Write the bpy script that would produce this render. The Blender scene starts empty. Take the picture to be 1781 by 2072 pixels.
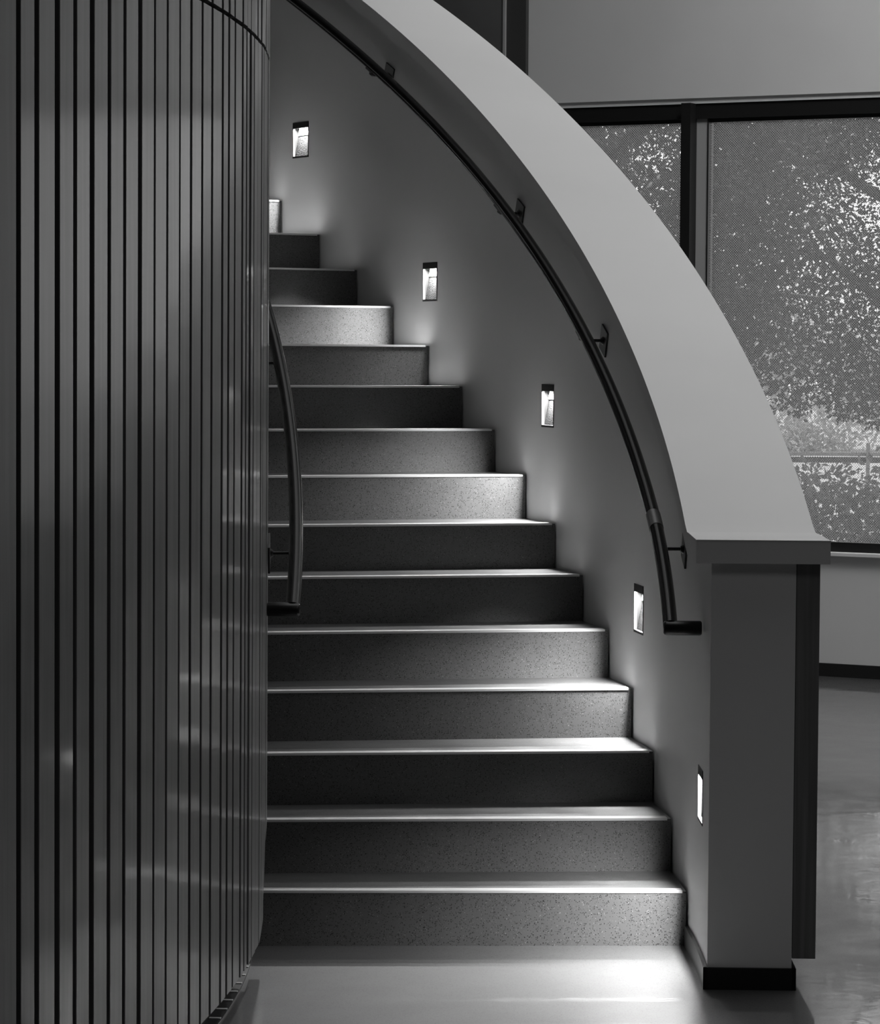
import bpy, math, random
import numpy as np
from mathutils import Vector, Matrix

random.seed(7)
rng = np.random.default_rng(7)
SC = bpy.context.scene
COL = SC.collection

# ------------------------------------------------------------------ camera
EYE = 1.7846
tilt, roll = -0.05081, 0.0066617
ct, st = math.cos(tilt), math.sin(tilt)
fwd, up, rt = Vector((0, ct, st)), Vector((0, -st, ct)), Vector((1, 0, 0))
cr, sr = math.cos(roll), math.sin(roll)
rt2, up2 = cr * rt + sr * up, cr * up - sr * rt
cam = bpy.data.objects.new('camera', bpy.data.cameras.new('camera'))
COL.objects.link(cam)
m = Matrix((rt2, up2, -fwd)).transposed().to_4x4()
m.translation = (0, 0, EYE)
cam.matrix_world = m
cam.data.sensor_fit = 'HORIZONTAL'
cam.data.sensor_width = 36.0
cam.data.lens = 36.0 * 6316.4 / 1781
cam.data.clip_end = 500
SC.camera = cam

# ------------------------------------------------------------------ world, sun, room fill lights, exposure
vs = SC.view_settings
vs.view_transform = 'Standard'
vs.look = 'None'
vs.gamma = 1
vs.use_curve_mapping = False
vs.exposure = 0.0
w = bpy.data.worlds.new('overcast_sky')
SC.world = w
w.use_nodes = True
wn = w.node_tree.nodes
wl = w.node_tree.links
bg = wn['Background']
tc = wn.new('ShaderNodeTexCoord')
sep = wn.new('ShaderNodeSeparateXYZ')
rmp = wn.new('ShaderNodeValToRGB')
rmp.color_ramp.elements[0].position = 0.45
rmp.color_ramp.elements[0].color = (.25, .25, .25, 1)
rmp.color_ramp.elements[1].position = 0.51
rmp.color_ramp.elements[1].color = (1, 1, 1, 1)
mp = wn.new('ShaderNodeMapRange')
mp.inputs[1].default_value = -1
mp.inputs[2].default_value = 1
wl.new(tc.outputs['Generated'], sep.inputs[0])
wl.new(sep.outputs['Z'], mp.inputs[0])
wl.new(mp.outputs[0], rmp.inputs[0])
wl.new(rmp.outputs[0], bg.inputs[0])
bg.inputs[1].default_value = 2.3

sun = bpy.data.objects.new('sun', bpy.data.lights.new('sun', 'SUN'))
COL.objects.link(sun)
sun.data.energy = 4.0
sun.data.angle = math.radians(1.0)
sun.rotation_euler = Vector((-.30, -.30, -1.0)).to_track_quat('-Z', 'Y').to_euler()


def area(name, loc, size, energy, spread=180, direction=(0, 0, -1)):
    l = bpy.data.lights.new(name, 'AREA')
    l.shape = 'RECTANGLE'
    l.size, l.size_y = size
    l.energy = energy
    l.spread = math.radians(spread)
    o = bpy.data.objects.new(name, l)
    o.location = loc
    o.rotation_euler = Vector(direction).to_track_quat('-Z', 'Y').to_euler()
    COL.objects.link(o)
    return o


area('ceiling_fill', (0.6, 11.2, 7.42), (5.5, 8.0), 74, 100)      # unseen overhead light over the stair
area('ceiling_fill', (5.4, 12.2, 7.42), (4.0, 6.5), 130, 110)       # unseen fill over the hall, before the window
area('ceiling_fill', (3.2, 14.6, 7.3), (2.5, 2.5), 125, 125, (-.05, .55, -.8))       # added fill, aimed at the wall above the window
area('ceiling_fill', (5.0, 2.6, 7.42), (2.0, 3.0), 60, 170)        # added front fill, unseen, right of the viewpoint
LAMP_W = 33                                                       # each recessed step light

# ------------------------------------------------------------------ materials (all neutral: the place is seen in black and white)


def mat(name, base, rough=.6, spec=.5, metal=0, coat=0, coat_rough=.2):
    m = bpy.data.materials.new(name)
    m.use_nodes = True
    b = m.node_tree.nodes['Principled BSDF']
    b.inputs['Base Color'].default_value = (base, base, base, 1)
    b.inputs['Roughness'].default_value = rough
    b.inputs['Specular IOR Level'].default_value = spec
    b.inputs['Metallic'].default_value = metal
    b.inputs['Coat Weight'].default_value = coat
    b.inputs['Coat Roughness'].default_value = coat_rough
    return m


def N(m, t, **kw):
    n = m.node_tree.nodes.new(t)
    for k, v in kw.items():
        setattr(n, k, v)
    return n


def bsdf(m):
    return m.node_tree.nodes['Principled BSDF']


def L(m, a, b):
    m.node_tree.links.new(a, b)


def ramp(m, src, stops):
    r = N(m, 'ShaderNodeValToRGB')
    e = r.color_ramp.elements
    while len(e) < len(stops):
        e.new(.5)
    for k, (p, c) in enumerate(stops):
        e[k].position = p
        e[k].color = (c, c, c, 1)
    L(m, src, r.inputs[0])
    return r


def paint(name, base, var=.04, rough=.55, bump=.02, scale=260):
    m = mat(name, base, rough, .35)
    t = N(m, 'ShaderNodeTexCoord')
    n = N(m, 'ShaderNodeTexNoise')
    n.inputs['Scale'].default_value = 1.3
    n.inputs['Detail'].default_value = 5
    L(m, t.outputs['Object'], n.inputs['Vector'])
    r = ramp(m, n.outputs[0], [(.3, base * (1 - var)), (.7, base * (1 + var))])
    L(m, r.outputs[0], bsdf(m).inputs['Base Color'])
    f = N(m, 'ShaderNodeTexNoise')
    f.inputs['Scale'].default_value = scale
    L(m, t.outputs['Object'], f.inputs['Vector'])
    b = N(m, 'ShaderNodeBump')
    b.inputs['Strength'].default_value = bump
    b.inputs['Distance'].default_value = .002
    L(m, f.outputs[0], b.inputs['Height'])
    L(m, b.outputs[0], bsdf(m).inputs['Normal'])
    return m


def terrazzo(name, base, rough, dark, light, scale=115, cloud=.12, rv=.22):
    """fine speckled aggregate: dark and pale chips in a grey matrix"""
    m = mat(name, base, rough, .4)
    t = N(m, 'ShaderNodeTexCoord')
    cl = N(m, 'ShaderNodeTexNoise')
    cl.inputs['Scale'].default_value = 3.0
    cl.inputs['Detail'].default_value = 6
    L(m, t.outputs['Object'], cl.inputs['Vector'])
    basec = ramp(m, cl.outputs[0], [(.3, base * (1 - cloud)), (.7, base * (1 + cloud))])
    cur = basec.outputs[0]
    for sc, thr, col, pick in ((scale, .36, dark, .62), (scale * 1.35, .28, light, .92)):
        v = N(m, 'ShaderNodeTexVoronoi')
        v.inputs['Scale'].default_value = sc
        dn = N(m, 'ShaderNodeTexNoise')
        dn.inputs['Scale'].default_value = sc * 1.1
        L(m, t.outputs['Object'], dn.inputs['Vector'])
        mx = N(m, 'ShaderNodeMixRGB')
        mx.inputs[0].default_value = .006
        L(m, t.outputs['Object'], mx.inputs[1])
        L(m, dn.outputs['Color'], mx.inputs[2])
        L(m, mx.outputs[0], v.inputs['Vector'])
        small = N(m, 'ShaderNodeMath', operation='LESS_THAN')
        small.inputs[1].default_value = thr
        L(m, v.outputs['Distance'], small.inputs[0])
        cs = N(m, 'ShaderNodeSeparateColor')
        L(m, v.outputs['Color'], cs.inputs[0])
        some = N(m, 'ShaderNodeMath', operation='GREATER_THAN')
        some.inputs[1].default_value = pick
        L(m, cs.outputs[0], some.inputs[0])
        mul = N(m, 'ShaderNodeMath', operation='MULTIPLY')
        L(m, small.outputs[0], mul.inputs[0])
        L(m, some.outputs[0], mul.inputs[1])
        mix = N(m, 'ShaderNodeMixRGB')
        L(m, mul.outputs[0], mix.inputs[0])
        L(m, cur, mix.inputs[1])
        mix.inputs[2].default_value = (col, col, col, 1)
        cur = mix.outputs[0]
    L(m, cur, bsdf(m).inputs['Base Color'])
    rr = N(m, 'ShaderNodeTexNoise')
    rr.inputs['Scale'].default_value = 5
    rr.inputs['Detail'].default_value = 6
    L(m, t.outputs['Object'], rr.inputs['Vector'])
    r2 = ramp(m, rr.outputs[0], [(.3, rough * (1 - rv)), (.7, rough * (1 + rv))])
    L(m, r2.outputs[0], bsdf(m).inputs['Roughness'])
    return m


def wood(name, base, rough=.38, var=.2, coat=.25, rnd=.22):
    m = mat(name, base, rough, .5, coat=coat, coat_rough=.10)
    t = N(m, 'ShaderNodeTexCoord')
    mpn = N(m, 'ShaderNodeMapping')
    mpn.inputs['Scale'].default_value = (28, 28, .9)
    L(m, t.outputs['Object'], mpn.inputs[0])
    oi = N(m, 'ShaderNodeObjectInfo')
    add = N(m, 'ShaderNodeVectorMath', operation='ADD')
    L(m, mpn.outputs[0], add.inputs[0])
    sc = N(m, 'ShaderNodeMath', operation='MULTIPLY')
    sc.inputs[1].default_value = 5
    L(m, oi.outputs['Random'], sc.inputs[0])
    L(m, sc.outputs[0], add.inputs[1])
    n = N(m, 'ShaderNodeTexNoise')
    n.inputs['Scale'].default_value = 1.6
    n.inputs['Detail'].default_value = 7
    n.inputs['Distortion'].default_value = .5
    L(m, add.outputs[0], n.inputs['Vector'])
    r = ramp(m, n.outputs[0], [(.28, base * (1 - var)), (.72, base * (1 + var))])
    br = N(m, 'ShaderNodeMapRange')
    br.inputs[3].default_value = 1 - rnd
    br.inputs[4].default_value = 1 + rnd
    L(m, oi.outputs['Random'], br.inputs[0])
    mul = N(m, 'ShaderNodeVectorMath', operation='SCALE')
    L(m, r.outputs[0], mul.inputs[0])
    L(m, br.outputs[0], mul.inputs['Scale'])
    L(m, mul.outputs[0], bsdf(m).inputs['Base Color'])
    b = N(m, 'ShaderNodeBump')
    b.inputs['Strength'].default_value = .06
    b.inputs['Distance'].default_value = .001
    L(m, n.outputs[0], b.inputs['Height'])
    L(m, b.outputs[0], bsdf(m).inputs['Normal'])
    return m


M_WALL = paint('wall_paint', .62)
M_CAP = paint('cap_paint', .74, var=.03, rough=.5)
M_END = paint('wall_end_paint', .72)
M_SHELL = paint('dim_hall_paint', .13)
M_FAR = paint('far_wall_paint', .70)
M_CEIL = paint('ceiling_paint', .3)
M_STEP = terrazzo('stair_terrazzo', .074, .36, .006, .26, scale=235)
M_FLOOR = terrazzo('floor_terrazzo', .070, .42, .012, .16, scale=230, cloud=.03, rv=.06)
bsdf(M_FLOOR).inputs['Coat Weight'].default_value = .75      # waxed finish
bsdf(M_FLOOR).inputs['Coat Roughness'].default_value = .05
t = N(M_FLOOR, 'ShaderNodeTexCoord')
v = N(M_FLOOR, 'ShaderNodeTexNoise')
v.inputs['Scale'].default_value = 3.5
v.inputs['Detail'].default_value = 4
L(M_FLOOR, t.outputs['Object'], v.inputs['Vector'])
b = N(M_FLOOR, 'ShaderNodeBump')
b.inputs['Strength'].default_value = .3
b.inputs['Distance'].default_value = .004
L(M_FLOOR, v.outputs[0], b.inputs['Height'])
L(M_FLOOR, b.outputs[0], bsdf(M_FLOOR).inputs['Coat Normal'])
v = N(M_FLOOR, 'ShaderNodeTexNoise')
v.inputs['Scale'].default_value = 6
v.inputs['Detail'].default_value = 5
L(M_FLOOR, t.outputs['Object'], v.inputs['Vector'])
v = ramp(M_FLOOR, v.outputs[0], [(.35, .02), (.7, .11)])
L(M_FLOOR, v.outputs[0], bsdf(M_FLOOR).inputs['Coat Roughness'])
M_NOSE = mat('nosing_metal', .62, .28, .5, metal=.4)
M_SLAT = wood('slat_wood', .12, rough=.42, coat=.3, rnd=.14)
M_DARKWOOD = wood('dark_cladding_wood', .17, rough=.55, var=.35, coat=0, rnd=0)
M_BLACK = mat('black_backing', .012, .9, .1)
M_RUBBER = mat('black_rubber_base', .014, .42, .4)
M_RAIL = mat('dark_bronze_rail', .004, .22, .22, metal=.0)
M_RAILEND = mat('black_rail_end', .012, .35, .4, metal=.2)
M_SLEEVE = mat('grey_splice_sleeve', .16, .45, .5, metal=.7)
M_FRAME = mat('black_window_frame', .012, .45, .35)
M_JAMB = paint('grey_jamb', .40, rough=.5)
M_SILL = paint('sill_paint', .8)
M_VISOR = mat('black_lamp_frame', .012, .5, .3)
M_COLUMN = paint('dark_concrete', .12, var=.25, rough=.7, bump=.1, scale=40)
M_STEEL = mat('dark_steel_channel', .06, .6, .3)
M_SIDE = mat('niche_cheek', .005, .6, .0)

# cast-textured lamp reflector
M_REFL = mat('textured_reflector', .006, .6, .0)
t = N(M_REFL, 'ShaderNodeTexCoord')
v = N(M_REFL, 'ShaderNodeTexVoronoi')
v.inputs['Scale'].default_value = 330
L(M_REFL, t.outputs['Object'], v.inputs['Vector'])
b = N(M_REFL, 'ShaderNodeBump')
b.inputs['Strength'].default_value = .9
b.inputs['Distance'].default_value = .003
L(M_REFL, v.outputs['Distance'], b.inputs['Height'])
L(M_REFL, b.outputs[0], bsdf(M_REFL).inputs['Normal'])

M_GLOW = bpy.data.materials.new('reflector_glow')  # emission put in for the bright upper part of the reflector
M_GLOW.use_nodes = True
bsdf(M_GLOW).inputs['Emission Color'].default_value = (1, 1, 1, 1)
bsdf(M_GLOW).inputs['Emission Strength'].default_value = 5

# fritted glass: a diagonal screen of pale ceramic dots on clear glass
M_GLASS = bpy.data.materials.new('fritted_glass')
M_GLASS.use_nodes = True
nt = M_GLASS.node_tree
nt.nodes.remove(nt.nodes['Principled BSDF'])
t = N(M_GLASS, 'ShaderNodeTexCoord')
mpn = N(M_GLASS, 'ShaderNodeMapping')
mpn.inputs['Rotation'].default_value = (0, math.radians(45), 0)
k = 2 * math.pi / .0102
mpn.inputs['Scale'].default_value = (k, k, k)
L(M_GLASS, t.outputs['Object'], mpn.inputs[0])
sx = N(M_GLASS, 'ShaderNodeSeparateXYZ')
L(M_GLASS, mpn.outputs[0], sx.inputs[0])
s1 = N(M_GLASS, 'ShaderNodeMath', operation='SINE')
s2 = N(M_GLASS, 'ShaderNodeMath', operation='SINE')
L(M_GLASS, sx.outputs['X'], s1.inputs[0])
L(M_GLASS, sx.outputs['Z'], s2.inputs[0])
ad = N(M_GLASS, 'ShaderNodeMath', operation='ADD')
L(M_GLASS, s1.outputs[0], ad.inputs[0])
L(M_GLASS, s2.outputs[0], ad.inputs[1])
mr = N(M_GLASS, 'ShaderNodeMapRange')
mr.inputs[1].default_value = -.2
mr.inputs[2].default_value = .6
mr.inputs[3].default_value = 0.06
mr.inputs[4].default_value = .62
L(M_GLASS, ad.outputs[0], mr.inputs[0])
tr = N(M_GLASS, 'ShaderNodeBsdfTransparent')
tl = N(M_GLASS, 'ShaderNodeBsdfTranslucent')
tl.inputs[0].default_value = (.36, .36, .36, 1)
gl = N(M_GLASS, 'ShaderNodeBsdfGlossy')
gl.inputs['Roughness'].default_value = .02
mx = N(M_GLASS, 'ShaderNodeMixShader')
L(M_GLASS, mr.outputs[0], mx.inputs[0])
L(M_GLASS, tr.outputs[0], mx.inputs[1])
L(M_GLASS, tl.outputs[0], mx.inputs[2])
mx2 = N(M_GLASS, 'ShaderNodeMixShader')
mx2.inputs[0].default_value = .04
L(M_GLASS, mx.outputs[0], mx2.inputs[1])
L(M_GLASS, gl.outputs[0], mx2.inputs[2])
L(M_GLASS, mx2.outputs[0], nt.nodes['Material Output'].inputs[0])


def leafmat(name, base):
    m = bpy.data.materials.new(name)
    m.use_nodes = True
    p = bsdf(m)
    p.inputs['Base Color'].default_value = (base, base, base, 1)
    p.inputs['Roughness'].default_value = .5
    tl = N(m, 'ShaderNodeBsdfTranslucent')
    tl.inputs[0].default_value = (base * 1.6,) * 3 + (1,)
    mx = N(m, 'ShaderNodeMixShader')
    mx.inputs[0].default_value = .4
    L(m, p.outputs[0], mx.inputs[1])
    L(m, tl.outputs[0], mx.inputs[2])
    L(m, mx.outputs[0], m.node_tree.nodes['Material Output'].inputs[0])
    return m


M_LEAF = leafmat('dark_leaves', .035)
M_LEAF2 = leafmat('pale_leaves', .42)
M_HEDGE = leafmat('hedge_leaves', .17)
M_BARK = paint('bark', .08, var=.3)
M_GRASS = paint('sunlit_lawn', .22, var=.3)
M_PAVE = paint('outside_paving', .3, var=.15)
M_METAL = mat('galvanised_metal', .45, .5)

# ------------------------------------------------------------------ mesh helpers
CX, CY = -9.4796, 8.9957            # centre of the round stair
H = .165                            # rise
DT = .03652                         # turn per step
T0 = -.000685


def P(r, th, z):
    return (CX + r * math.cos(th), CY + r * math.sin(th), z)


class MB:
    def __init__(s):
        s.v, s.f, s.sm = [], [], []

    def poly(s, pts, smooth=False):
        i = len(s.v)
        s.v += [tuple(p) for p in pts]
        s.f.append(tuple(range(i, i + len(pts))))
        s.sm.append(smooth)

    def grid(s, rows, smooth=True, close=False):
        """rows: list of equally long lists of points, shared vertices"""
        i = len(s.v)
        n = len(rows[0])
        for r in rows:
            s.v += [tuple(p) for p in r]
        for a in range(len(rows) - 1):
            for b in range(n if close else n - 1):
                c = (b + 1) % n
                s.f.append((i + a * n + b, i + a * n + c, i + (a + 1) * n + c, i + (a + 1) * n + b))
                s.sm.append(smooth)

    def box(s, o, a, b, c, a0, a1, b0, b1, c0, c1):
        """box in the frame origin o, axes a b c"""
        o, a, b, c = Vector(o), Vector(a), Vector(b), Vector(c)
        q = [o + a * x + b * y + c * z for z in (c0, c1) for y in (b0, b1) for x in (a0, a1)]
        i = len(s.v)
        s.v += [tuple(p) for p in q]
        fl = [(0, 2, 3, 1), (4, 5, 7, 6), (0, 1, 5, 4), (2, 6, 7, 3), (0, 4, 6, 2), (1, 3, 7, 5)]
        if a.cross(b).dot(c) < 0:
            fl = [tuple(reversed(f)) for f in fl]
        for f in fl:
            s.f.append(tuple(i + k for k in f))
            s.sm.append(False)

    def sector(s, r0, r1, t0, t1, z0, z1, n=1):
        """solid ring piece; z0/z1 may be functions of the angle"""
        f0 = z0 if callable(z0) else (lambda t: z0)
        f1 = z1 if callable(z1) else (lambda t: z1)
        ts = [t0 + (t1 - t0) * k / n for k in range(n + 1)]
        rows = [[P(r0, t, f0(t)), P(r1, t, f0(t)), P(r1, t, f1(t)), P(r0, t, f1(t))] for t in ts]
        for e in range(4):
            g = (e + 1) % 4
            s.grid([[r[g], r[e]] for r in rows], smooth=(n > 1))
        s.poly(rows[0])
        s.poly(list(reversed(rows[-1])))

    def tube(s, pts, r, n=14, cap=True, rs=None):
        pts = [Vector(p) for p in pts]
        t_in = (pts[1] - pts[0]).normalized()
        u = t_in.orthogonal().normalized()
        rows = []
        for k, p in enumerate(pts):
            if k < len(pts) - 1:
                t_out = (pts[k + 1] - p).normalized()
            else:
                t_out = t_in
            nn = (t_in + t_out).normalized()
            w_ = t_in.cross(u).normalized()
            u = w_.cross(t_in).normalized()
            rr = rs[k] if rs else r
            ring = []
            for j in range(n):
                a = 2 * math.pi * j / n
                o = (u * math.cos(a) + w_ * math.sin(a)) * rr
                ring.append(p + o - t_in * (o.dot(nn) / t_in.dot(nn)))
            rows.append(ring)
            q = t_in.rotation_difference(t_out)
            u = q @ u
            t_in = t_out
        s.grid(rows, True, close=True)
        if cap:
            s.poly(list(reversed(rows[0])))
            s.poly(rows[-1])

    def build(s, name, material, parent=None, bevel=0, origin=None):
        me = bpy.data.meshes.new(name)
        v = s.v
        if origin is not None:
            ox, oy, oz = origin
            v = [(a - ox, b_ - oy, c - oz) for a, b_, c in v]
        me.from_pydata(v, [], s.f)
        me.polygons.foreach_set('use_smooth', s.sm)
        me.materials.append(material)
        me.update()
        o = bpy.data.objects.new(name, me)
        COL.objects.link(o)
        if origin is not None:
            o.location = origin
        if parent is not None:
            o.parent = parent
            if origin is not None:
                o.location = Vector(origin) - parent.location
            elif parent.location.length > 0:
                o.location = -parent.location
        if bevel:
            mo = o.modifiers.new('bevel', 'BEVEL')
            mo.width = bevel
            mo.segments = 2
            mo.limit_method = 'ANGLE'
            mo.angle_limit = .7
        return o


def empty(name, loc=(0, 0, 0)):
    o = bpy.data.objects.new(name, None)
    o.location = loc
    o.empty_display_size = .1
    COL.objects.link(o)
    return o


def tag(o, label=None, cat=None, group=None, kind=None):
    if label:
        o['label'] = label
    if cat:
        o['category'] = cat
    if group:
        o['group'] = group
    if kind:
        o['kind'] = kind
    return o


X, Y, Z = (1, 0, 0), (0, 1, 0), (0, 0, 1)
O0 = (0, 0, 0)

# window wall frame: origin at the mullion's foot, S runs right along the wall, D points into the room
WO = Vector((1.437, 17.744, 0))
WS = Vector((.8796, -.4757, 0)).normalized()
WD = Vector((-.4757, -.8796, 0)).normalized()

# ------------------------------------------------------------------ floor, ceiling, room shell
b = MB()
xs = [-12, -4, 0, 4, 9]
b.poly([(-12, -5, 0), (9, -5, 0), (9, 13.9, 0), tuple(WO + WS * 8), tuple(WO - WS * 12.5), (-12, 24.4, 0)])
f = b.build('floor', M_FLOOR)
tag(f, 'smooth grey speckled floor around the foot of the stair', kind='structure')

b = MB()
b.box(O0, X, Y, Z, -12.2, 9.2, -5.2, 27, 7.5, 7.7)  # carried past the window wall; the unseen overhang keeps the sun out
c = b.build('ceiling', M_CEIL)
tag(c, 'pale flat ceiling above the stair hall', kind='structure')

b = MB()
b.box(O0, X, Y, Z, -12.2, 9.2, -5.2, -5.0, 0, 7.5)
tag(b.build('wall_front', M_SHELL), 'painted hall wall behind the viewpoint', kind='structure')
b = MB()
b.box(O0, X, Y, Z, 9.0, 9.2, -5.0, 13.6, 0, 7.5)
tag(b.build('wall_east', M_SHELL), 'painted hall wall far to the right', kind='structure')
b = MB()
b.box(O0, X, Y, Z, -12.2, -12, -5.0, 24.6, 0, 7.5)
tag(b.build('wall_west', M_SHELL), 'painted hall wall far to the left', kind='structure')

# ------------------------------------------------------------------ window wall
WB = empty('wall_back')
tag(WB, 'pale painted far wall with a wide window and dark baseboard', kind='structure')
b = MB()
b.box(WO, WS, WD, Z, -12.5, 8.2, -.18, 0, 0, .672)
b.build('lower_wall', M_FAR, WB)
b = MB()
b.box(WO, WS, WD, Z, -12.5, 8.2, -.18, 0, 3.235, 7.5)
b.build('upper_wall', M_FAR, WB)
b = MB()
b.box(WO, WS, WD, Z, -12.5, 8.2, -.18, -.012, 3.205, 3.235)
b.build('reveal_bead', M_SILL, WB)
b = MB()
b.box(WO, WS, WD, Z, -12.5, -2.95, -.18, 0, .672, 3.235)
b.build('side_wall', M_FAR, WB)
b = MB()
b.box(WO, WS, WD, Z, -12.5, 8.2, 0, .014, 0, .073)
tag(b.build('baseboard_back', M_RUBBER, bevel=.002), 'black rubber baseboard along the window wall', kind='structure')


def window(idx, s0, s1, label):
    wdw = empty('window_%d' % idx)
    tag(wdw, label, kind='structure')
    b = MB()
    b.box(WO, WS, WD, Z, s0, s1, -.10, -.02, 3.120, 3.205)
    b.box(WO, WS, WD, Z, s0, s1, -.10, -.05, 3.100, 3.120)
    b.build('head_frame', M_FRAME, wdw)
    b = MB()
    b.box(WO, WS, WD, Z, s0, s1, -.10, -.03, .694, .748)
    b.build('bottom_frame', M_FRAME, wdw)
    b = MB()
    b.box(WO, WS, WD, Z, s0, s1, -.18, .03, .672, .694)
    b.build('sill', M_SILL, wdw, bevel=.003)
    b = MB()
    b.box(WO, WS, WD, Z, s0, s0 + .058, -.10, .055, .694, 3.205)
    b.build('mullion', M_FRAME, wdw)
    b = MB()
    b.box(WO, WS, WD, Z, s0 + .058, s0 + .126, -.10, -.035, .748, 3.120)
    b.build('jamb', M_JAMB, wdw)
    b = MB()
    b.box(WO, WS, WD, Z, s0 + .126, s0 + .134, -.10, -.03, .748, 3.120)
    b.build('pane_bead', M_FRAME, wdw)
    b = MB()
    b.box((0, 0, 0), X, Y, Z, s0 + .134, s1, -.003, .003, .748, 3.12)
    g = b.build('pane', M_GLASS, wdw)
    g.matrix_world = Matrix(((WS.x, WD.x, 0, WO.x - WD.x * .07), (WS.y, WD.y, 0, WO.y - WD.y * .07), (0, 0, 1, 0), (0, 0, 0, 1)))


window(1, -2.95, -.072, 'fritted window pane left of the black mullion, mostly behind the curved wall')
window(2, -.072, 2.8, 'large fritted window pane right of the black mullion, trees outside')
window(3, 2.8, 5.6, 'fritted window pane beyond the right edge of the view')
b = MB()
b.box(WO, WS, WD, Z, 5.6, 8.2, -.18, 0, .672, 3.235)
b.build('end_wall', M_FAR, WB)

# dark concrete column with a steel channel beside it
PC = empty('column')
tag(PC, 'dark concrete column with a black edge strip behind the curved wall top', kind='structure')
b = MB()
b.box(WO, WS, WD, Z, -2.6, -1.205, .015, .06, 0, 7.5)
b.build('concrete_face', M_COLUMN, PC, bevel=.006)
b = MB()
b.box(WO, WS, WD, Z, -1.205, -1.189, .015, .066, 0, 7.5)
b.build('edge_bead', M_JAMB, PC)
b = MB()
b.box(WO, WS, WD, Z, -1.189, -1.062, .015, .05, 0, 7.5)
b.build('steel_channel', M_STEEL, PC)

# ------------------------------------------------------------------ curved guard wall with recessed lamp openings
RWI, RWO = 10.245, 10.482
TE = -.0262
LIGHTS = [(.5300, 2.663, 2.823), (.4010, 2.000, 2.161), (.2672, 1.510, 1.671), (.1384, .853, 1.016), (.0044, .424, .584)]
HW = .0765 / RWI


def cap_z(t):
    z = 1.231 + 4.16 * t + 1.60 * t * t - 1.97 * t ** 3
    return max(1.270, z)


WST = empty('wall_stair')
tag(WST, 'curved white stair wall rising to the left with a broad sloping cap', kind='structure')
b = MB()
TMAX = .95
ts = set(np.round(np.arange(TE, TMAX, .006), 5))
for (tc_, z0, z1) in LIGHTS:
    ts = {t_ for t_ in ts if abs(t_ - tc_) > HW + .0015} | {tc_ - HW, tc_ + HW}
ts.add(TE)
ts = sorted(ts)
top = lambda t_: cap_z(t_) - .066
idx = {}


def vid(t_, z_, bb):
    key = (round(t_, 6), round(z_, 5))
    if key not in idx:
        idx[key] = len(bb.v)
        bb.v.append(P(RWI, t_, z_))
    return idx[key]


for a, c_ in zip(ts[:-1], ts[1:]):
    mid = (a + c_) / 2
    hole = [q for q in LIGHTS if abs(q[0] - mid) < HW * .5]
    spans = [(0, None)] if not hole else [(0, hole[0][1]), (hole[0][2], None)]
    for (z0, z1) in spans:
        q = [vid(a, z0, b), vid(c_, z0, b), vid(c_, z1 if z1 else top(c_), b), vid(a, z1 if z1 else top(a), b)]
        b.f.append(tuple(q))
        b.sm.append(True)
b.build('inner_face', M_WALL, WST)
b = MB()
n = 160
tt = [TE + (TMAX - TE) * k_ / n for k_ in range(n + 1)]
b.grid([[P(RWO, t_, 0), P(RWO, t_, top(t_))] for t_ in tt])
b.grid([[P(RWI, t_, top(t_)), P(RWO, t_, top(t_))] for t_ in tt])
b.build('outer_face', M_WALL, WST)
b = MB()
b.sector(RWI, RWO, TE - .0005, TE, 0, 1.205)
b.build('end_face', M_END, WST)
b = MB()
b.sector(10.200, 10.574, TE - .0034, .0078, 1.204, 1.268, n=6)
tt = [.0078 + (TMAX - .0078) * k_ / 150 for k_ in range(151)]
rows = [[P(10.200, t_, cap_z(t_) - .062), P(10.574, t_, cap_z(t_) - .062), P(10.574, t_, cap_z(t_) - .002), P(10.200, t_, cap_z(t_) - .002)] for t_ in tt]
for e in range(4):
    g_ = (e + 1) % 4
    b.grid([[r[g_], r[e]] for r in rows], smooth=True)
b.poly(list(reversed(rows[-1])))
b.build('cap_fascia', M_WALL, WST)
b = MB()
tt = [TE - .0035] + [.0078 * k_ / 3 for k_ in range(4)] + tt[1:]
rows = [[P(10.1995, t_, cap_z(t_) - .0018), P(10.5745, t_, cap_z(t_) - .0018), P(10.5745, t_, cap_z(t_)), P(10.1995, t_, cap_z(t_))] for t_ in tt]
for e in range(4):
    g_ = (e + 1) % 4
    b.grid([[r[g_], r[e]] for r in rows], smooth=True)
b.poly(rows[0])
b.build('cap_top', M_CAP, WST)
b = MB()
b.sector(RWO + .002, 10.549, TE - .0001, TMAX, .088, lambda t_: cap_z(t_) - .067, n=90)
cp = b.build('cladding_panel', M_DARKWOOD, WST)
cp['label'] = 'dark wood cladding on the outer side of the wall'

BB = empty('baseboard_right')
tag(BB, 'black baseboard wrapping the end of the curved stair wall', kind='structure')
b = MB()
b.sector(RWI - .012, RWI - .0005, TE - .0016, .0355, 0, .062, n=8)
b.build('inner_board', M_RUBBER, BB, bevel=.002)
b = MB()
b.sector(RWI - .012, RWO + .012, TE - .0016, TE - .0006, 0, .062)
b.build('end_board', M_RUBBER, BB, bevel=.002)
b = MB()
b.sector(RWO + .0005, RWO + .012, TE - .0016, .9, 0, .062, n=60)
b.build('outer_board', M_RUBBER, BB, bevel=.002)

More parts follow.
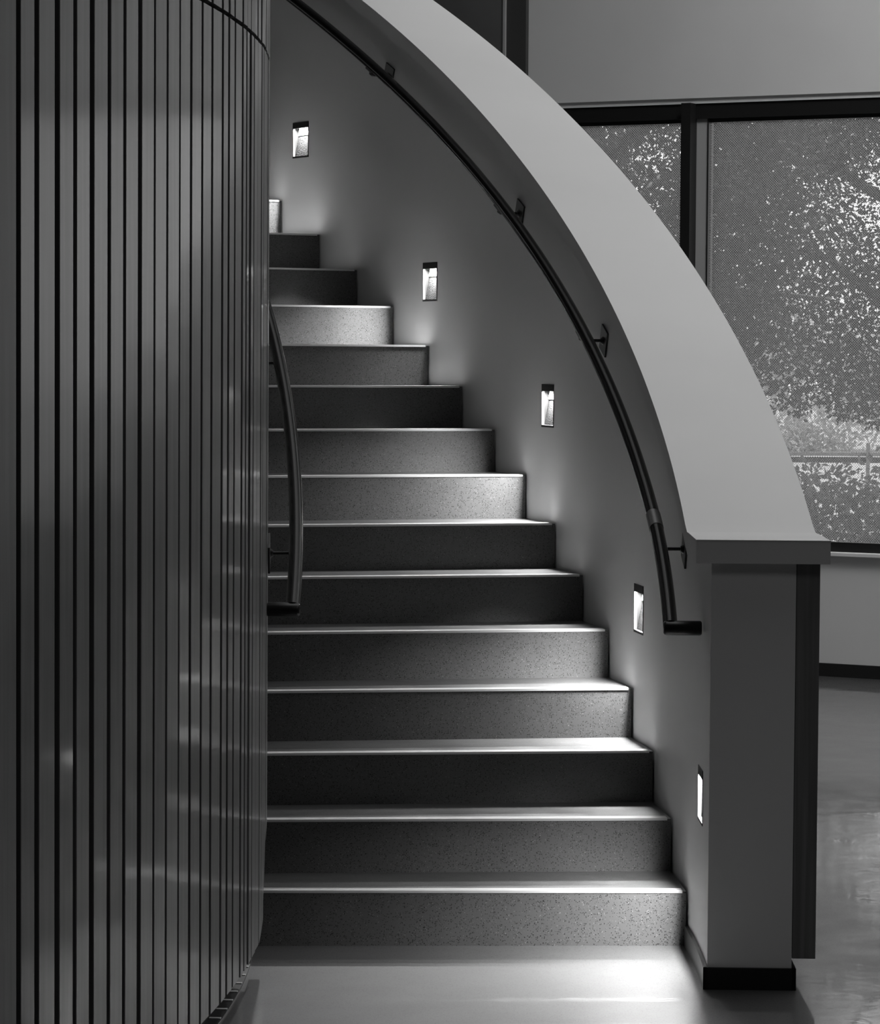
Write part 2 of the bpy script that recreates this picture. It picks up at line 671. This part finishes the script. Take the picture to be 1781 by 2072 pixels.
# ------------------------------------------------------------------ slatted drum wall
WL = empty('wall_left')
tag(WL, 'round drum wall of vertical timber slats on the left', kind='structure')
gaps = [-.2863, -.2752, -.2629, -.2515, -.2397, -.2268, -.2153, -.2023, -.1893, -.1772, -.1644, -.1511, -.1380,
        -.1239, -.1085, -.0973, -.0858, -.0712, -.0617, -.0516, -.0400, -.0290, -.0165, -.0045, .0065]
while gaps[-1] < .42:
    gaps.append(gaps[-1] + .0118 + random.uniform(-.0012, .0012))
left = [gaps[0]]
while left[-1] > -.62:
    left.append(left[-1] - .0117 + random.uniform(-.0008, .0008))
gaps = sorted(left[1:] + gaps)
BOT = [(-9, .095), (-.012, .095), (-.0026, .107), (.009, .139), (.015, .247), (.023, .305), (.041, .372), (1.0, .372 + .959 * 4.52)]


def slat_bottom(t_):
    for (a, za), (c_, zc) in zip(BOT[:-1], BOT[1:]):
        if a <= t_ <= c_:
            return za + (zc - za) * (t_ - a) / (c_ - a)
    return .095


SEAM = 2.653
GW = .0115


def slat(t0, t1, z0a, z0b, z1, r=8.9695):
    b = MB()
    o_ = P(r, (t0 + t1) / 2, 0)
    skew = random.uniform(-.0012, .0012)      # no two slats sit quite square
    def ring(rr, ta, tb):
        pa, pb = P(rr + skew, ta, 0), P(rr - skew, tb, 0)
        return [(pa[0], pa[1], z0a), (pb[0], pb[1], z0b), (pb[0], pb[1], z1), (pa[0], pa[1], z1)]
    e = .0015 / 8.97
    back, mid_, fr = ring(r - .030, t0, t1), ring(r - .0015, t0, t1), ring(r, t0 + e, t1 - e)
    for A, B in ((back, mid_), (mid_, fr)):
        for k_ in range(4):
            g_ = (k_ + 1) % 4
            b.poly([A[k_], A[g_], B[g_], B[k_]])
    b.poly(fr)
    return b.build('slat', M_SLAT, WL, origin=o_)


for a, c_ in zip(gaps[:-1], gaps[1:]):
    g0 = random.uniform(.8, 1.1) * GW / 8.97
    g1 = random.uniform(.8, 1.1) * GW / 8.97
    dr = random.uniform(-.0012, .0012)
    if c_ < .43:
        slat(a + g0, c_ - g1, slat_bottom(a), slat_bottom(c_), SEAM - .006, 8.9695 + dr)
    j = 0 if a < -.075 else random.uniform(-.002, .002)
    slat(a + g0 + j, c_ - g1 + j, SEAM + .006, SEAM + .006, 7.46, 8.9695 + dr)
b = MB()
b.sector(8.70, 8.90, -1.3, 1.35, 0, 7.49, n=180)
bk = b.build('drum_backing', M_BLACK, WL)
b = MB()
b.sector(8.89, 8.936, -.45, .034, 0, .006, n=50)  # dark strip laid in for shade and reflection at the slats' foot
b.build('slat_shade', M_RUBBER, WL, bevel=.001)
for k_ in range(36):  # pale ticks laid in for light through the slat gaps
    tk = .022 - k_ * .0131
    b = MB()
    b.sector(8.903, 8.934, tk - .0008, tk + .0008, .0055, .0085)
    b.build('gap_light_tick', M_METAL, WL)

# ------------------------------------------------------------------ staircase
ST = empty('staircase', P(9.6, T0 + DT, 0))
tag(ST, 'curved staircase of dark speckled terrazzo between slatted drum and white wall', 'staircase')
RI, RO = 8.902, 10.238
NS = 20
for i in range(1, NS + 1):
    t0, t1 = T0 + i * DT, T0 + (i + 1) * DT
    b = MB()
    z0 = max(0.0, (i - 1) * H - .10)
    b.sector(RI, RO, t0, t1 + (.0004 if i < NS else .3), z0, i * H - (0 if i == NS else 0), n=2)
    s_ = b.build('step', M_STEP, ST, bevel=.004, origin=P(9.6, t0, i * H))
    # ribbed metal nosing let into the tread edge
    b = MB()
    w_ = .046
    o_ = Vector(P(0, 0, 0))
    er = Vector((math.cos(t0), math.sin(t0), 0))
    et = Vector((-math.sin(t0), math.cos(t0), 0))
    base_ = Vector((CX, CY, i * H))
    b.box(base_, er, et, Z, RI + .01, RO - .012, -.0015, w_, -.004, .0012)
    for q in (.002, .014, .026, .038):
        b.box(base_, er, et, Z, RI + .01, RO - .012, q - .0015, q + .004, .0012, .0035)
    b.box(base_, er, et, Z, RI + .01, RO - .012, -.0022, .0, -.0045, .003)
    nz = b.build('nosing', M_NOSE, s_, origin=P(9.6, t0, i * H))
    nz.location = (0, 0, 0)

# ------------------------------------------------------------------ step lights
names = ['step light high on the curved wall beside the topmost visible steps',
         'second step light from the top, above the pale lit riser',
         'middle one of the five step lights, below the handrail centre',
         'second step light from the bottom, left of the handrail end',
         'lowest step light, seen nearly edge-on beside the bottom step']
for (tc_, z0, z1), nm in zip(LIGHTS, names):
    er = Vector((math.cos(tc_), math.sin(tc_), 0))
    et = Vector((-math.sin(tc_), math.cos(tc_), 0))
    o_ = Vector(P(RWI, tc_, z0))
    E_ = empty('step_light', o_)
    tag(E_, nm, 'step light', 'recessed step lights along the curved wall')
    hw, h_ = .0765, z1 - z0
    b = MB()   # thin black frame
    b.box(o_, et, er, Z, -hw, -hw + .005, -.002, .008, 0, h_)
    b.box(o_, et, er, Z, hw - .005, hw, -.002, .008, 0, h_)
    b.box(o_, et, er, Z, -hw, hw, -.002, .008, 0, .008)
    b.build('frame', M_VISOR, E_)
    b = MB()   # black band hiding the lamp
    b.box(o_, et, er, Z, -hw, hw, -.002, .004, h_ - .026, h_)
    b.box(o_, et, er, Z, -hw, hw, .004, .075, h_ - .004, h_ + .002)
    b.build('visor', M_VISOR, E_)
    for sgn in (-1, 1):   # side cheeks
        b = MB()
        x0, x1 = (hw - .004, hw + .001) if sgn > 0 else (-hw - .001, -hw + .004)
        b.box(o_, et, er, Z, x0, x1, .006, .075, .0, h_ - .004)
        b.build('side_cheek', M_SIDE, E_)
    b = MB()   # sloped textured reflector
    A = [o_ + et * x_ + er * .008 + Vector((0, 0, .006)) for x_ in (-hw + .004, hw - .004)]
    B = [o_ + et * x_ + er * .036 + Vector((0, 0, h_ - .006)) for x_ in (hw - .004, -hw + .004)]
    b.poly([A[0], A[1], B[0], B[1]])
    b.poly([q + er * .004 for q in (B[1], B[0], A[1], A[0])])
    b.build('reflector', M_REFL, E_, origin=tuple(o_))
    b = MB()  # glowing sheet added for the lamplight on the plate's upper part
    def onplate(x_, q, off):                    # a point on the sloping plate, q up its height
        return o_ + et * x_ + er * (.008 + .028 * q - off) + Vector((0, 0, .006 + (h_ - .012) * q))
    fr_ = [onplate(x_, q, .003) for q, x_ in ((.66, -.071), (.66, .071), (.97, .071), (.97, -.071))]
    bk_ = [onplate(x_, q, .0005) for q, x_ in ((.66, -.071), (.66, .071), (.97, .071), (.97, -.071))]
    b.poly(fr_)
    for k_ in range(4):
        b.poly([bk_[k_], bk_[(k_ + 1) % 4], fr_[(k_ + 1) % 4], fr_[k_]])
    b.build('plate_glow', M_GLOW, E_)
    lp = area('step_lamp', o_ + er * .0105 + Vector((0, 0, h_ - .0215)), (.010, .10), LAMP_W, 150)
    z_ax = Vector((0, 0, 1))
    tl_ = math.radians(22)                      # the lamp leans out of the niche
    z_ax = Vector((0, 0, math.cos(tl_))) + er * math.sin(tl_)
    x_ax = er * math.cos(tl_) - Vector((0, 0, math.sin(tl_)))
    y_ax = z_ax.cross(x_ax)
    mw = Matrix((x_ax, y_ax, z_ax)).transposed().to_4x4()
    mw.translation = lp.location
    lp.matrix_world = mw

# ------------------------------------------------------------------ handrails
PR = .0213


def rail_z(a, t_):
    return a + 4.52 * t_


def bracket(root, rw, rrail, t_, zr, sgn, label=None):
    """wall plate, arm and saddle; sgn +1: wall outside the rail, -1: wall inside"""
    er = Vector((math.cos(t_), math.sin(t_), 0))
    et = Vector((-math.sin(t_), math.cos(t_), 0))
    slope = 4.52 / rrail
    al = math.atan(slope)
    d1 = et * math.cos(al) + Vector((0, 0, math.sin(al)))
    d2 = Vector((0, 0, math.cos(al))) - et * math.sin(al)
    zc = zr - .042
    c_ = Vector(P(rw, t_, zc))
    g_ = empty('bracket', c_)
    g_.parent = root
    g_.location = c_ - root.location
    inn = -er * sgn

    def part(b, nme, mt, bevel=0):
        o = b.build(nme, mt, None, bevel)
        o.parent = g_
        o.location = -(c_)
    b = MB()
    b.box(c_, d1, d2, inn, -.045, .045, -.045, .045, .0, .007)
    part(b, 'wall_plate', M_RAILEND, .001)
    b = MB()
    pe = Vector(P(rrail, t_, zc))
    b.tube([c_ + inn * .006, c_ + inn * .016], .014, 12, rs=[.016, .009])
    b.tube([c_ + inn * .006, pe - inn * .004, pe + inn * .004 + Vector((0, 0, .006)), pe + inn * .004 + Vector((0, 0, .022))], .0055, 10)
    part(b, 'arm', M_RAILEND)
    b = MB()
    b.box(pe + Vector((0, 0, .019)), d1, d2, inn, -.035, .035, -.003, .003, -.014, .014)
    part(b, 'saddle', M_RAILEND, .001)


def handrail(name, label, a, rr, t_end, t_top, rend, brackets, rw, sgn, sleeve=None):
    root = empty(name, P(rr, t_end, 0))
    tag(root, label, 'handrail')
    pts = []
    n_ = int((t_top - t_end) / .006)
    ze = rail_z(a, t_end)
    for k_ in range(n_ + 1):
        t_ = t_top + (t_end - t_top) * k_ / n_
        r_ = rr if (sgn < 0 or t_ > .06) else rr - .012 * ((.06 - t_) / .06) ** 1.5
        pts.append(Vector(P(r_, t_, rail_z(a, t_))))
    b = MB()
    b.tube(pts, PR, 20, cap=True)
    o = b.build('rail', M_RAIL, None)
    o.parent = root
    o.location = -root.location
    # level return to the wall
    p0 = pts[-1]
    er = Vector((math.cos(t_end), math.sin(t_end), 0))
    r_now = math.hypot(p0.x - CX, p0.y - CY)
    L_ = abs(rend - r_now)
    dd = er * (1 if rend > r_now else -1)
    zz = Vector((0, 0, -.004))
    q0 = p0 - dd * .020 + zz
    b = MB()
    b.tube([q0, q0 + dd * .003, q0 + dd * .008, q0 + dd * (L_ + .016), q0 + dd * (L_ + .020)], PR, 20, rs=[PR - .006, PR - .002, PR, PR, PR - .003])
    o = b.build('wall_return', M_RAILEND, None)
    o.parent = root
    o.location = -root.location
    o['label'] = 'short black level return at the rail foot'
    for t_ in brackets:
        bracket(root, rw, rr, t_, rail_z(a, t_), sgn)
    if sleeve:
        b = MB()
        sp = []
        for k_ in range(5):
            t_ = sleeve[0] + (sleeve[1] - sleeve[0]) * k_ / 4
            sp.append(Vector(P(rr - (.0 if t_ > .06 else .012 * ((.06 - t_) / .06) ** 1.5), t_, rail_z(a, t_))))
        b.tube(sp, PR + .0012, 20)
        o = b.build('splice_sleeve', M_SLEEVE, None)
        o.parent = root
        o.location = -root.location
        o['label'] = 'grey sleeve joining two rail lengths'
    return root


handrail('handrail', 'long dark round handrail curving up along the white stair wall', 1.0, 10.160, .000, .80, 10.238,
         [.0517, .1935, .302, .444, .575, .70], RWI, 1, sleeve=(.0555, .0640))
handrail('handrail', 'short dark handrail curving out from the slatted drum at left', 1.03, 9.055, .003, .62, 8.980,
         [.0425, .168, .30, .44], 8.9705, -1)

# ------------------------------------------------------------------ outdoors
b = MB()
b.box(O0, X, Y, Z, -60, 80, 17.9, 160, -.5, -.2)
g = b.build('ground', M_GRASS)
tag(g, 'sunlit ground outside the window', kind='structure')


def foliage(name, centre, radii, n, size, material, parent, clump=.35, nclump=240, keep=None, flat=.0):
    """leaves: small bent quads gathered in clumps through a crown"""
    cc = rng.normal(size=(nclump, 3))
    cc /= np.linalg.norm(cc, axis=1)[:, None]
    cc *= (rng.uniform(.15, 1, nclump) ** .45)[:, None]
    cc = cc * np.array(radii) + np.array(centre)
    k_ = rng.integers(0, nclump, n)
    pos = cc[k_] + rng.normal(size=(n, 3)) * clump
    if keep is not None:
        pos = pos[keep(pos)]
        n = len(pos)
    a = rng.normal(size=(n, 3))
    a[:, 2] -= .3
    a /= np.linalg.norm(a, axis=1)[:, None]
    c_ = rng.normal(size=(n, 3))
    c_ -= (c_ * a).sum(1)[:, None] * a
    c_ /= np.linalg.norm(c_, axis=1)[:, None]
    nn = np.cross(a, c_)
    s_ = size * rng.uniform(.6, 1.3, n)[:, None]
    v = np.stack([pos - a * s_, pos - c_ * s_ * .48 + nn * s_ * .12, pos + a * s_ * 1.1, pos + c_ * s_ * .48 + nn * s_ * .12], 1).reshape(-1, 3)
    me = bpy.data.meshes.new(name)
    me.vertices.add(4 * n)
    me.vertices.foreach_set('co', v.ravel())
    me.loops.add(4 * n)
    me.loops.foreach_set('vertex_index', np.arange(4 * n, dtype=np.int32))
    me.polygons.add(n)
    me.polygons.foreach_set('loop_start', np.arange(0, 4 * n, 4, dtype=np.int32))
    me.polygons.foreach_set('loop_total', np.full(n, 4, dtype=np.int32))
    me.materials.append(material)
    me.update(calc_edges=True)
    o = bpy.data.objects.new(name, me)
    COL.objects.link(o)
    o.parent = parent
    o.location = -parent.location
    o['kind'] = 'stuff'
    return o


def tree(loc, label, centre, radii, n, size, material, trunk_r=.16, clump=.35, nclump=240, keep=None, group=None):
    r = empty('tree', loc)
    tag(r, label, 'tree', group)
    b = MB()
    x, y, z = loc
    b.tube([(x, y, z), (x + .1, y, z + 1.2), (x - .05, y + .1, z + 2.6), (x, y, centre[2] + radii[2] * .5)], trunk_r, 10,
           rs=[trunk_r * 1.4, trunk_r, trunk_r * .8, trunk_r * .3])
    o = b.build('trunk', M_BARK, None)
    o.parent = r
    o.location = -r.location
    b = MB()
    for q in range(9):
        a = q * 2.4
        h0 = z + 2.0 + q * .35
        b.tube([(x, y, h0), (x + math.cos(a) * radii[0] * .4, y + math.sin(a) * radii[1] * .4, h0 + .6),
                (x + math.cos(a) * radii[0] * .8, y + math.sin(a) * radii[1] * .8, h0 + .5 + (q % 3) * .3)], .05, 6, rs=[.06, .04, .015])
    o = b.build('branches', M_BARK, None)
    o.parent = r
    o.location = -r.location
    foliage('foliage', centre, radii, n, size, material, r, clump, nclump, keep)
    return r


def droop(p):
    # hanging lower outline of the near canopy
    low = 1.36 + .09 * np.sin(p[:, 0] * 7.1) + .07 * np.sin(p[:, 0] * 17 + 1) - .2 * np.clip((p[:, 0] - 3.0) * 1.3, 0, 1)
    return p[:, 2] > low


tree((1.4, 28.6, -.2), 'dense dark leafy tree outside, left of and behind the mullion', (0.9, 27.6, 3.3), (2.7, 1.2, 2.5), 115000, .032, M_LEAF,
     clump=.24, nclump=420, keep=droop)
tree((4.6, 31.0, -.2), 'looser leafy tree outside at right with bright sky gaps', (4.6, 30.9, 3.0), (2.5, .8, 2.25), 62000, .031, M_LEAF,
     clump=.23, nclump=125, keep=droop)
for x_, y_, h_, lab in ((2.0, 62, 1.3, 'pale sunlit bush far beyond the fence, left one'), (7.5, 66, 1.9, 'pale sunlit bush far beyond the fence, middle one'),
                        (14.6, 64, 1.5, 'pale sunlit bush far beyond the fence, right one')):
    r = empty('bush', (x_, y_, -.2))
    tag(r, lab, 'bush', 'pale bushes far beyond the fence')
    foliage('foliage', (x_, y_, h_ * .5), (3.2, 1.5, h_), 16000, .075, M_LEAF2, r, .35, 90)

# fence rail with posts
fr = empty('fence', (3.0, 25, -.2))
tag(fr, 'thin metal fence with a flat top rail and slim posts outside', 'fence')
b = MB()
b.box(O0, X, Y, Z, -3, 12, 24.97, 25.03, .985, 1.012)
o = b.build('rail', M_METAL, None)
o.parent = fr
o.location = -fr.location
b = MB()
b.box(O0, X, Y, Z, -3, 12, 24.985, 25.015, .93, .975)
o = b.build('lower_rail', M_COLUMN, None)
o.parent = fr
o.location = -fr.location
for px_ in (-1.9, .76, 3.42, 6.08, 8.74):
    b = MB()
    b.box(O0, X, Y, Z, px_ - .014, px_ + .014, 24.94, 24.97, -.2, 1.09)
    o = b.build('post', M_METAL, None)
    o.parent = fr
    o.location = -fr.location

# hedge under the window
hd = empty('hedge', (3.0, 20.7, -.2))
tag(hd, 'broad-leaved clipped hedge with sunlit top leaves below the fence', 'hedge')
n = 30000
hp_c = (3.2, 21.0, .35)
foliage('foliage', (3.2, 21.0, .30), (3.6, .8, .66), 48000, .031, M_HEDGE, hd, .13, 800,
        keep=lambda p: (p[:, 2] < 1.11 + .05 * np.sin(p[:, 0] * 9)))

tree((-.4, 35.2, -.2), 'dark tree farther back, behind the dense left-hand tree', (.6, 34.8, 3.4), (2.3, 1.0, 2.6), 60000, .036, M_LEAF,
     clump=.28, nclump=300, keep=droop)
